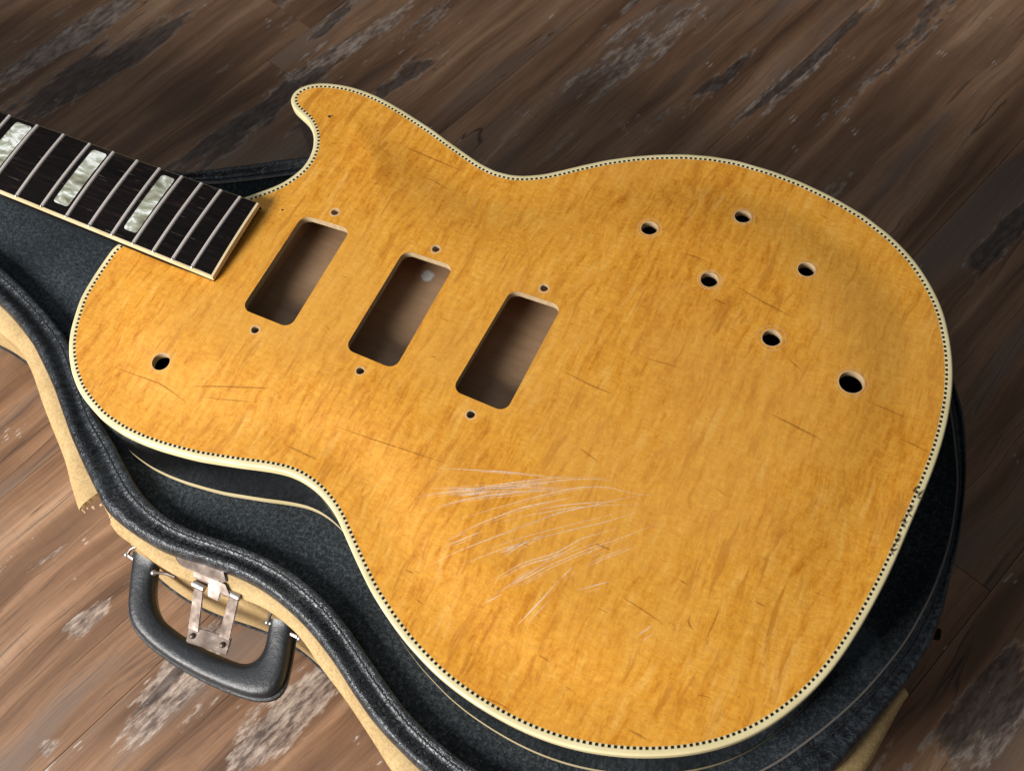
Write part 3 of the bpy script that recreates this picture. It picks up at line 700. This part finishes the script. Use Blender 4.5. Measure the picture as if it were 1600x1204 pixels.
# fingerboard, neck, frets, inlays
FT = 4.0
far = np.array([(-480, 25.0), (-340, 26.6)]+EDGE_FAR[:-1]+[END[0]]); near = np.array([(-480, -17.0), (-340, -20.5), (-260, -22.2)]+EDGE_NEAR[:3]+[(-105.6, -25.4), (-71.2, -25.3)]+[END[1]])
xs = np.linspace(-480, 0, 80)
def board_edge(tt, side):
    a = (np.array([-480, 25.2]), np.array(END[0])) if side else (np.array([-480, -20.0]), np.array(END[1]))
    return a[0]+(a[1]-a[0])*tt
# the traced edges are straight to within a millimetre: refine the slope with the traced points
pf = np.polyfit(far[2:, 0], far[2:, 1], 1); pn = np.polyfit(near[3:, 0], near[3:, 1], 1)
def ey(x, side): return np.polyval(pf if side else pn, x)
def bpt(u, w, zz=0.0):
    """u: 0 nut .. 1 end; w: 0 near edge .. 1 far edge"""
    xf = -480+(END[0][0]+480)*u; xn = -476+(END[1][0]+476)*u
    p = np.array([xn, ey(xn, 0)])*(1-w)+np.array([xf, ey(xf, 1)])*w
    return (p[0], p[1], FT+0.9*(1-(2*w-1)**2)+zz)
def slab(name, w0, w1, u0, u1, ztop_, zbot, mat, parent, nu=24, nw=8, angle=40):
    v = []; f = []
    us = np.linspace(u0, u1, nu); ws = np.linspace(w0, w1, nw)
    for u in us:
        ring = [bpt(u, w, ztop_) for w in ws]
        pb = [(bpt(u, w)[0], bpt(u, w)[1], zbot) for w in (w1, w0)]
        v += ring+pb
    m = nw+2
    for i in range(nu-1):
        for k in range(m):
            f.append((i*m+k, (i+1)*m+k, (i+1)*m+(k+1) % m, i*m+(k+1) % m))
    f.append(list(range(m))); f.append([(nu-1)*m+k for k in reversed(range(m))])
    return mesh(name, v, f, mat, parent, True, angle=angle)
BB = -2.4
board = slab('fingerboard', 0.0225, 0.9925, 0, 0.9960, 0, BB, M['board'], guitar)
slab('board_binding', 0.0, 0.0215, 0, 1.0, -0.02, BB+3.5, M['bindn'], board, nw=3)
slab('board_binding', 0.9935, 1.0, 0, 1.0, -0.35, BB+3.5, M['bindn'], board, nw=3)
slab('board_binding', 0.0225, 0.9925, 0.9966, 1.0, -0.02, BB+3.5, M['bindn'], board, nu=2, nw=8)
slab('board_edge', 0.002, 0.0205, 0, 0.9995, -FT+BB+3.45, BB, M['board'], board, nw=3)
slab('board_edge', 0.9945, 0.999, 0, 0.9995, -FT+BB+3.45, BB, M['board'], board, nw=3)
fr_t = [np.array(p) for p in FRT]; fr_b = [np.array(p) for p in FRB]
fx = np.array([(a+b)[0]/2 for a, b in zip(fr_t, fr_b)])
nn_ = np.arange(8, 19); A_ = np.c_[np.ones(11), 2.0**(-nn_/12)]; sol = np.linalg.lstsq(A_[2:], fx[2:], rcond=None)[0]
for n in range(1, 19):
    xm = sol[0]+sol[1]*2.0**(-n/12) if n < 10 else fx[n-8]
    if xm < -478: continue
    sk = 1.2 if n < 10 else (fr_b[n-8][0]-fr_t[n-8][0])/2
    mbf = MB(); P_ = []; R_ = []
    for w in np.linspace(0.012, 0.988, 9):
        x = xm+sk*(1-2*w); y = ey(x, 0)*(1-w)+ey(x, 1)*w
        P_.append((x, y, FT+0.9*(1-(2*w-1)**2)+0.05)); R_.append(1.15)
    mbf.tube(P_, R_, 8)
    fo = mbf.build('fret', M['fret'], board)
    mbn = MB(); mbn.ball((P_[0][0], P_[0][1]+0.3, P_[0][2]+0.35), 0.95, 8); mbn.build('fret_end', M['nib'], board)
for n in (1, 3, 5, 7, 9, 12, 15):
    xa, xb = (sol[0]+sol[1]*2.0**(-(n-1)/12), sol[0]+sol[1]*2.0**(-n/12))
    if n >= 12: xa, xb = fx[n-9], fx[n-8]
    if n == 9: xa, xb = fx[0], fx[1]
    if xa < -470: continue
    mid = (xa+xb)/2+0.3; hw = (xb-xa)*0.30
    c4 = [(mid-hw-0.4, 25.0), (mid+hw-0.4, 25.0), (mid+hw+1.2, -17.4), (mid-hw+1.2, -17.4)]
    L = rrect(c4, 1.8, 4); v = []
    def bz(x, y):
        w = (y-ey(x, 0))/(ey(x, 1)-ey(x, 0)); return FT+0.9*(1-(2*w-1)**2)+0.12
    m = len(L); cx, cy = L.mean(0); 
    ny = 12; v = []; f = []
    ys = np.linspace(25.0, -17.4, ny)
    for i, yv in enumerate(ys):
        t_ = i/(ny-1); ins = 0.0
        if i in (0, ny-1): ins = 1.3
        xl = mid-hw-0.4+1.6*t_+ins; xr = mid+hw-0.4+1.6*t_-ins
        v += [(xl, yv, bz(xl, yv)), (xr, yv, bz(xr, yv))]
    # round the corners by nudging rows in
    v = []; yy = [25.0, 24.7, 24.2, 23.2]+list(np.linspace(18, -10.5, 7))+[-15.6, -16.6, -17.1, -17.4]; ii = [1.7, .85, .35, 0]+[0]*7+[0, .35, .85, 1.7]
    for yv, ins in zip(yy, ii):
        t_ = (25.0-yv)/42.4; xl = mid-hw-0.4+1.6*t_+ins; xr = mid+hw-0.4+1.6*t_-ins
        v += [(xl, yv, bz(xl, yv)), (xr, yv, bz(xr, yv))]
    f = [(2*i, 2*i+2, 2*i+3, 2*i+1) for i in range(len(yy)-1)]
    mesh('inlay', v, f, M['pearl'], board, True)
# neck under the board
v = []; f = []; K = 13
for i, u in enumerate(np.linspace(0, 0.87, 20)):
    a = bpt(u, 0.02); b = bpt(u, 0.98); dep = 19.0+3*u+(16*max(0, (u-0.72)/0.15) if u > 0.72 else 0)
    for k in range(K):
        th = math.pi*k/(K-1); w = 0.5-0.5*math.cos(th); s = math.sin(th)**0.75
        v.append((a[0]*(1-w)+b[0]*w, a[1]*(1-w)+b[1]*w, BB-0.05-dep*s))
for i in range(19):
    for k in range(K-1): f.append((i*K+k, i*K+k+1, (i+1)*K+k+1, (i+1)*K+k))
mesh('neck', v, f, M['side'], guitar, True)

# ================================================================ CASE
case = tag(empty('guitar_case', (0, 0, ZF)), 'tan open guitar case with black padded rim and charcoal plush lining, under the guitar', 'guitar case')
far_in = [(348, 100), (330, 128), (305, 148), (272, 164), (238, 172), (200, 173), (160, 166), (125, 150), (95, 132), (65, 121), (35, 121), (5, 119), (-22, 111), (-45, 100)]
far_out = [(341, 121), (319, 144), (290, 162), (255, 177), (215, 184), (178, 182), (142, 171), (112, 155), (88, 142), (62, 133), (35, 134), (3, 133), (-25, 125), (-48, 114)]
inner = [(-575, -40), (-400, -42), (-300, -42.5), (-235, -44)]+IN_L+[(235, -193), (270, -184), (304, -162)]+IN_R[::-1]+far_in+IN_T[::-1]+[(-148, 50), (-190, 47), (-300, 45), (-400, 44), (-575, 42)]
outer = [(-590, -58), (-400, -60), (-300, -61), (-235, -64)]+OUT_L+[(215, -210.5), (255, -208), (295, -191), (332, -161)]+OUT_R[::-1]+far_out+OUT_T[::-1]+[(-165, 58), (-200, 57.5), (-300, 58), (-400, 58), (-590, 57)]
IN = smooth(resample(inner, 2.0, True), 3.0, True); OU = smooth(resample(outer, 2.0, True), 2.2, True)
OU = resample(OU, 2.5, True)
# match every outer point with the inner curve, keeping the order
idx = np.array([np.argmin(((IN-p)**2).sum(1)) for p in OU]).astype(float)
nI = len(IN); sh = 0; prev = idx[0]
un = [idx[0]]
for k in range(1, len(idx)):
    d = (idx[k]-prev+nI/2) % nI-nI/2; un.append(un[-1]+max(d, 0.0)); prev = idx[k]
un = np.array(un); un = smooth(un[:, None], 5.0)[:, 0]
INm = np.c_[np.interp(un % nI, np.arange(nI+1), np.r_[IN[:, 0], IN[0, 0]]), np.interp(un % nI, np.arange(nI+1), np.r_[IN[:, 1], IN[0, 1]])]
NR = len(OU); arc = np.r_[0, np.cumsum(np.linalg.norm(np.diff(OU, axis=0), axis=1))]
prof = [(0.00, -55.5), (0.00, -47.2), (0.03, -46.2), (0.08, -45.8), (0.17, -45.9), (0.24, -46.4), (0.30, -47.3), (0.38, -47.9), (0.46, -47.8), (0.54, -47.0),
        (0.62, -45.9), (0.70, -45.1), (0.78, -44.9), (0.86, -45.6), (0.93, -47.1), (0.98, -49.6), (1.00, -52.5), (0.99, -55.2), (0.96, -57.0), (0.90, -58.5)]
v = []; f = []; uvs = []; npf = len(prof); rs = np.random.RandomState(3)
puff = smooth(rs.randn(NR, 1), 3.0, True)[:, 0]; puff /= np.abs(puff).max()
fold = smooth(rs.randn(NR, 1), 1.1, True)[:, 0]; fold /= np.abs(fold).max()
onrm = normals(OU)
if area2(OU) < 0: onrm = -onrm
for i in range(NR):
    wdt = np.linalg.norm(OU[i]-INm[i])
    hs = min(1.0, 0.45+wdt/30)
    for k, (t_, zz) in enumerate(prof):
        p = INm[i]*(1-t_)+OU[i]*t_
        amp = 0.24*math.sin(math.pi*min(1, max(0, (t_-0.28)/0.7)))
        zq = -47.2+(zz+47.2)*hs+amp*(0.7*puff[i]+0.55*fold[i]*(1 if t_ < 0.7 else 0.4)) if zz > -52 else zz
        if t_ > 0.9: p = p+onrm[i]*0.35*puff[i]
        v.append((p[0], p[1], zq)); uvs.append((arc[i]*MM, t_*0.022))
for i in range(NR):
    j = (i+1) % NR
    for k in range(npf-1): f.append((i*npf+k, i*npf+k+1, j*npf+k+1, j*npf+k))
rim = mesh('padded_rim', v, f, M['vinyl'], case, True, uvs=uvs)
def on_rim(i, t_, dz):
    """point on the rim surface near section i"""
    i0 = int(i) % NR; fr_ = i-int(i); j0 = (i0+1) % NR
    p = (INm[i0]*(1-t_)+OU[i0]*t_)*(1-fr_)+(INm[j0]*(1-t_)+OU[j0]*t_)*fr_
    wdt = np.linalg.norm(OU[i0]-INm[i0]); hs = min(1.0, 0.45+wdt/30)
    zz = np.interp(t_, [q[0] for q in prof[1:17]], [q[1] for q in prof[1:17]])
    return np.array([p[0], p[1], -47.2+(zz+47.2)*hs+dz])
# rope stitching on the inner flange
mbs = MB(); s = 0.0; total = arc[-1]
while s < total-4:
    i = np.interp(s, arc, np.arange(NR)); i2 = np.interp(s+4.3, arc, np.arange(NR))
    q = OU[int(i)]
    if q[0] > -330 and (q[1] < 110 or q[0] < -30):
        a = on_rim(i, 0.235, 0.25); b_ = on_rim(i2, 0.285, 0.35); m_ = (a+b_)/2+np.array([0, 0, 0.2])
        mbs.tube([a, m_, b_], [0.16, 0.38, 0.16], 6)
    s += 3.5
so = mbs.build('rim_stitching', M['thread'], case); so['kind'] = 'stuff'
# pale cord along the inner seam at the tail and behind the neck
for name_, cond in (('seam_cord', lambda p: p[0] > 305 and p[1] < 105), ('seam_cord', lambda p: -150 < p[0] < -20 and p[1] > 30)):
    sel = [i for i in range(NR) if cond(INm[i])]
    P_ = [(INm[i][0], INm[i][1], on_rim(i, 0.02, 0.3)[2]) for i in sel]
    mbs = MB(); mbs.tube(P_, [0.55+0.2*abs(puff[i]) for i in sel], 6); mbs.build('seam_cord', M['cord'], case)
# plush bed: domed sheet that dips under the near rim and climbs the tail end
PLZ = -54.6
INs = resample(IN, 4.0, True)
if area2(INs) < 0: INs = INs[::-1]
gx, gy = np.meshgrid(np.arange(-574, 376, 6.0), np.arange(-192, 176, 6.0)); G = np.c_[gx.ravel(), gy.ravel()]
ok = inside(G, INs) & (dist_poly(G, INs) > 3.0); G = G[ok]
pts = [tuple(p) for p in INs]+[tuple(p) for p in G]; n0 = len(INs)
cv, ce, cf, *_r = delaunay_2d_cdt([Vector(p) for p in pts], [(i, (i+1) % n0) for i in range(n0)], [], 0, 1e-5)
cvn = np.array([tuple(q) for q in cv]); tri = [list(t_) for t_ in cf]
cen = cvn[np.array(tri)].mean(1); kp = inside(cen, INs)
d = dist_poly(cvn, INs)
farw = np.clip((cvn[:, 0]*0.75+cvn[:, 1]*0.8-120)/60, 0, 1); farw = np.maximum(farw, np.clip((cvn[:, 1]-20)/25, 0, 1))
farw = np.maximum(farw, np.clip((cvn[:, 0]-270)/40, 0, 1))
zz = PLZ-0.5*np.exp(-d/6)*(1-farw)+farw*8.2*np.exp(-(d/6.5)**1.5)
ripple = 0.35*np.sin(cvn[:, 0]*0.05+1.3)*np.cos(cvn[:, 1]*0.06)
onbody = inside(cvn, off(6)); zz = zz+np.where(onbody, 0, ripple)
mesh('plush_lining', [(x, y, q) for (x, y), q in zip(cvn, zz)], [t_ if ((cvn[t_[1]]-cvn[t_[0]])[0]*(cvn[t_[2]]-cvn[t_[0]])[1]-(cvn[t_[1]]-cvn[t_[0]])[1]*(cvn[t_[2]]-cvn[t_[0]])[0]) > 0 else t_[::-1] for t_, k_ in zip(tri, kp) if k_], M['plush'], case, True)
# outer wall: tan covering from under the rim to the floor, a little wider at the foot
wall = [(-0.5, -57.0), (1.5, -60), (2.5, -66), (3.5, -80), (5.0, -100), (6.5, -120), (7.5, -136), (7.0, -141.5), (5.0, -144.0), (1.0, -144.9)]
v = []; f = []; nw = len(wall)
for i in range(NR):
    fk = 1.0-0.95*float(np.clip((OU[i][0]*0.8-OU[i][1]*0.0-270)/40, 0, 1))
    for d_, zq in wall: p = OU[i]+onrm[i]*(d_*fk-1.0*(1-fk)); v.append((p[0], p[1], zq))
for i in range(NR):
    j = (i+1) % NR
    for k in range(nw-1): f.append((i*nw+k, i*nw+k+1, j*nw+k+1, j*nw+k))
mesh('case_wall', v, f, M['tan'], case, True)
mbs = MB(); mbs.tube([(*(OU[i]+onrm[i]*(7.6-8.0*float(np.clip((OU[i][0]*0.8-270)/40, 0, 1)))), -139.5) for i in range(0, NR, 2)], 1.3, 6, closed=True); mbs.build('foot_piping', M['vinyl'], case)
# tan edge strips below the black rim, one torn off at the corner
def lip(edge, name='edge_strip', torn=None):
    E = smooth(resample(edge, 2.0), 2.0); n = len(E); v = []; f = []
    src = []
    for p in E:
        i = int(np.argmin(((OU-p)**2).sum(1))); src.append(OU[i]-onrm[i]*1.2)
    src = smooth(np.array(src), 2.0); jag = np.random.RandomState(5).randn(n)*0.12
    rows_ = [(0.0, -55.0), (0.35, -55.6), (0.75, -57.6), (0.96, -60.4), (1.0, -61.6), (0.97, -62.4), (0.55, -60.6), (0.0, -57.5)]
    for k, (a, zq) in enumerate(rows_):
        for i in range(n):
            p = src[i]*(1-a)+E[i]*a; nrm = E[i]-src[i]
            v.append((p[0]+(jag[i]*0.6 if a > 0.9 else 0), p[1], zq))
    m_ = len(rows_)
    for k in range(m_-1):
        for i in range(n-1): f.append((k*n+i, (k+1)*n+i, (k+1)*n+i+1, k*n+i+1))
    f.append([k*n for k in range(m_)]); f.append([k*n+n-1 for k in reversed(range(m_))])
    return mesh(name, v, f, M['tan'], case, True, angle=50)
l1 = lip([(-400, -75), (-300, -76), (-240, -78), (-210, -81)]+LIP1[:-1]+[(-66.5, -162.0)]); l1['label'] = 'loose tan edge strip with a torn, curled end'
lip([(-43.5, -161.5)]+LIP2+[(185, -217), (215, -221), (255, -219), (298, -203), (336, -174), (362, -138)]+LIPR[:0:-1]+[(380.6, -70)])
# frayed end of the torn strip
mbs = MB()
for k in range(13):
    a = rnd.random(); x = -66.0+a*14.0; y = -162.0+a*10.0+rnd.uniform(-0.4, 0.4); zq = -60.5+a*3.5+rnd.uniform(-1, .5)
    L_ = rnd.uniform(1.0, 2.4); an = rnd.gauss(-0.75, 0.35)
    mbs.tube([(x, y, zq), (x+L_*.6*math.cos(an), y+L_*.6*math.sin(an), zq-.1), (x+L_*math.cos(an), y+L_*math.sin(an), zq-rnd.uniform(.2, 1.0))], [.42, .32, .1], 5)
fz = mbs.build('frayed_edge', M['fray'], case); fz['kind'] = 'stuff'
mbs = MB()
for k in range(14):
    a = rnd.random(); x = -46.0+a*4.5; y = -157.0-a*6.0; zq = -58.0-a*2.5
    L_ = rnd.uniform(0.8, 2.0); an = rnd.gauss(2.6, 0.4)
    mbs.tube([(x, y, zq), (x+L_*math.cos(an), y+L_*math.sin(an), zq-.3)], [.45, .12], 5)
fz = mbs.build('frayed_edge', M['fray'], case); fz['kind'] = 'stuff'

# handle lying out to the side
def handle():
    I_ = resample(smooth(resample([(-17.8, -168.0)]+HIN+[(65.0, -167.0)], 1.5), 2.0), 1.0); O_ = resample(smooth(resample([(-33.0, -167.0)]+HOUT+[(77.0, -164.5)], 1.5), 2.0), 1.0)
    n = 64; I_ = resample(I_, 1.0); O_ = resample(O_, 1.0)
    def rs_(P): d = np.linspace(0, len(P)-1, n); return np.c_[np.interp(d, np.arange(len(P)), P[:, 0]), np.interp(d, np.arange(len(P)), P[:, 1])]
    I_, O_ = rs_(I_), rs_(O_)
    sec = [(-0.20, -5.0), (-0.24, 0.5), (-0.22, 2.4), (-0.13, 4.0), (0.04, 4.9), (0.30, 5.3), (0.52, 5.3), (0.72, 4.9), (0.84, 3.9), (0.90, 2.0), (0.91, 0.4), (0.92, -0.6), (1.0, -0.8), (1.03, -2.0), (1.0, -3.8), (0.9, -5.0), (0.4, -5.6)]
    v = []; f = []; m_ = len(sec)
    for i in range(n):
        t_ = i/(n-1); droop = -11.0*math.sin(math.pi*t_)**0.7; endt = min(1, min(t_, 1-t_)/0.06); th = 0.9+0.1*endt
        for a, h in sec:
            p = I_[i]*(1-a)+O_[i]*a; v.append((p[0], p[1], -78.0+droop+h*th))
    for i in range(n-1):
        for k in range(m_): f.append((i*m_+k, i*m_+(k+1) % m_, (i+1)*m_+(k+1) % m_, (i+1)*m_+k))
    f.append(list(range(m_))); f.append([(n-1)*m_+k for k in reversed(range(m_))])
    h = mesh('handle', v, f, M['handle'], case, True, angle=55)
    h['label'] = 'black moulded carrying handle folded out from the side'
    # end sleeves and pins
    for (x0, y0), (x1, y1), bx in (((-34.5, -170.0), (-13.8, -172.5), 1), ((61.5, -169.5), (82.5, -169.8), -1)):
        mp = MB(); mp.tube([(x0, y0, -77.5), (x1, y1, -77.5)], 1.1, 8); mp.ball((x0, y0, -77.5), 1.9); mp.ball((x1, y1, -77.5), 1.9); mp.build('hinge_pin', M['pin'], h)
    for pts_ in ([(-34.0, -170.0, -77.0), (-33.5, -167.0, -75), (-28.0, -163, -73)], [(-14.0, -172.5, -77.0), (-9.5, -171.8, -74.6), (-3.5, -170.5, -72.0), (2.5, -170.3, -71.5)],
                 [(62.0, -169.5, -77.0), (61.5, -166.5, -75), (62.5, -162.0, -73)], [(82.2, -169.8, -77.0), (85.5, -169.0, -75), (86.5, -166.5, -73)]):
        P_ = smooth(resample(pts_, 0.8), 2.0); mp = MB(); mp.tube([tuple(q) for q in P_], 1.0, 8); mp.build('ring', M['nickel'], h)
    for c4 in ([(-33, -163.5), (4, -166.0)], [(58, -161.2), (90, -168.0)]):
        (xa, ya), (xb, yb) = c4; an = math.atan2(yb-ya, xb-xa); mp = MB()
        mp.box(((xa+xb)/2, (ya+yb)/2, -70.5), (math.hypot(xb-xa, yb-ya), 1.6, 9.0), an, 0.6); mp.build('mount_plate', M['nickel'], h)
handle()
# latch: bent hook plate with a swinging bail
def latch():
    def quad_plate(name, c4, zs, th, parent, mat=M['nickel'], bev=0.5):
        bm = bmesh.new(); tv = [bm.verts.new((x, y, q)) for (x, y), q in zip(c4, zs)]; bv = [bm.verts.new((x, y, q-th)) for (x, y), q in zip(c4, zs)]
        n = len(c4); bm.faces.new(tv); bm.faces.new(bv[::-1])
        for i in range(n): bm.faces.new((tv[i], bv[i], bv[(i+1) % n], tv[(i+1) % n]))
        bmesh.ops.recalc_face_normals(bm, faces=bm.faces)
        bmesh.ops.bevel(bm, geom=bm.edges[:], offset=bev, segments=2, affect='EDGES')
        q = MB(); q.bm(bm, Matrix()); return q.build(name, mat, parent, angle=35)
    t_ = np.array([0.985, 0.10]); t_ /= np.linalg.norm(t_); nrm = np.array([t_[1], -t_[0]])
    o = np.array([3.2, -161.2])
    def at(u, w): return tuple(o+t_*u+nrm*w)
    base = quad_plate('latch', [at(-1, -1.0), at(31, 0.2), at(35, 5.2), at(30, 7.2), at(6, 5.2), at(2.5, 3.2)], [-53.2, -53.2, -54.6, -55.6, -55.2, -54.2], 1.6, case)
    base['label'] = 'tarnished nickel latch with its bail hanging open'
    quad_plate('hook', [at(14, 4.4), at(35, 6.6), at(40, 11.5), at(34.5, 12.4), at(31, 9.5), at(15, 8.6)], [-55.0, -55.2, -57.6, -58.2, -57.2, -56.8], 2.0, base)
    quad_plate('tongue', [at(24, 7.6), at(33.5, 8.4), at(33.0, 15.5), at(25.5, 14.6)], [-56.6, -56.6, -61.0, -61.0], 1.6, base)
    for u in (19.5, 40.5):
        q = MB(); q.tube([(*at(u-3.6, 11.2 if u < 30 else 9.6), -59.5), (*at(u+3.6, 12.0 if u < 30 else 10.4), -59.5)], 2.1, 10); q.build('knuckle', M['pin'], base)
    # bail: two arms and a foot
    bl = np.array([[-0.2, 0]])
    quad_plate('bail_arm', [at(16.6, 12.5), at(22.8, 12.8), at(27.5, 33.5), at(20.6, 33.2)], [-60.0, -60.0, -68.5, -68.5], 1.5, base)
    quad_plate('bail_arm', [at(37.6, 11.2), at(43.8, 11.6), at(45.8, 32.0), at(38.6, 31.8)], [-60.0, -60.0, -68.5, -68.5], 1.5, base)
    quad_plate('bail_foot', [at(20.4, 31.0), at(46.0, 29.6), at(46.8, 38.6), at(22.0, 39.6)], [-68.2, -68.2, -70.5, -70.5], 1.7, base)
    for u, w in ((24.6, 35.8), (42.6, 34.8)):
        q = MB(); q.ball((*at(u, w), -69.4), 1.7); q.build('rivet', M['nickel'], base)
latch()
# small latch stud seen past the tail rim
mb = MB(); mb.box((382.5, -36.0, -58), (7, 5.5, 4.0), 0.2, 1.0); mb.build('tail_catch', M['check'], case)

bpy.context.view_layer.update()
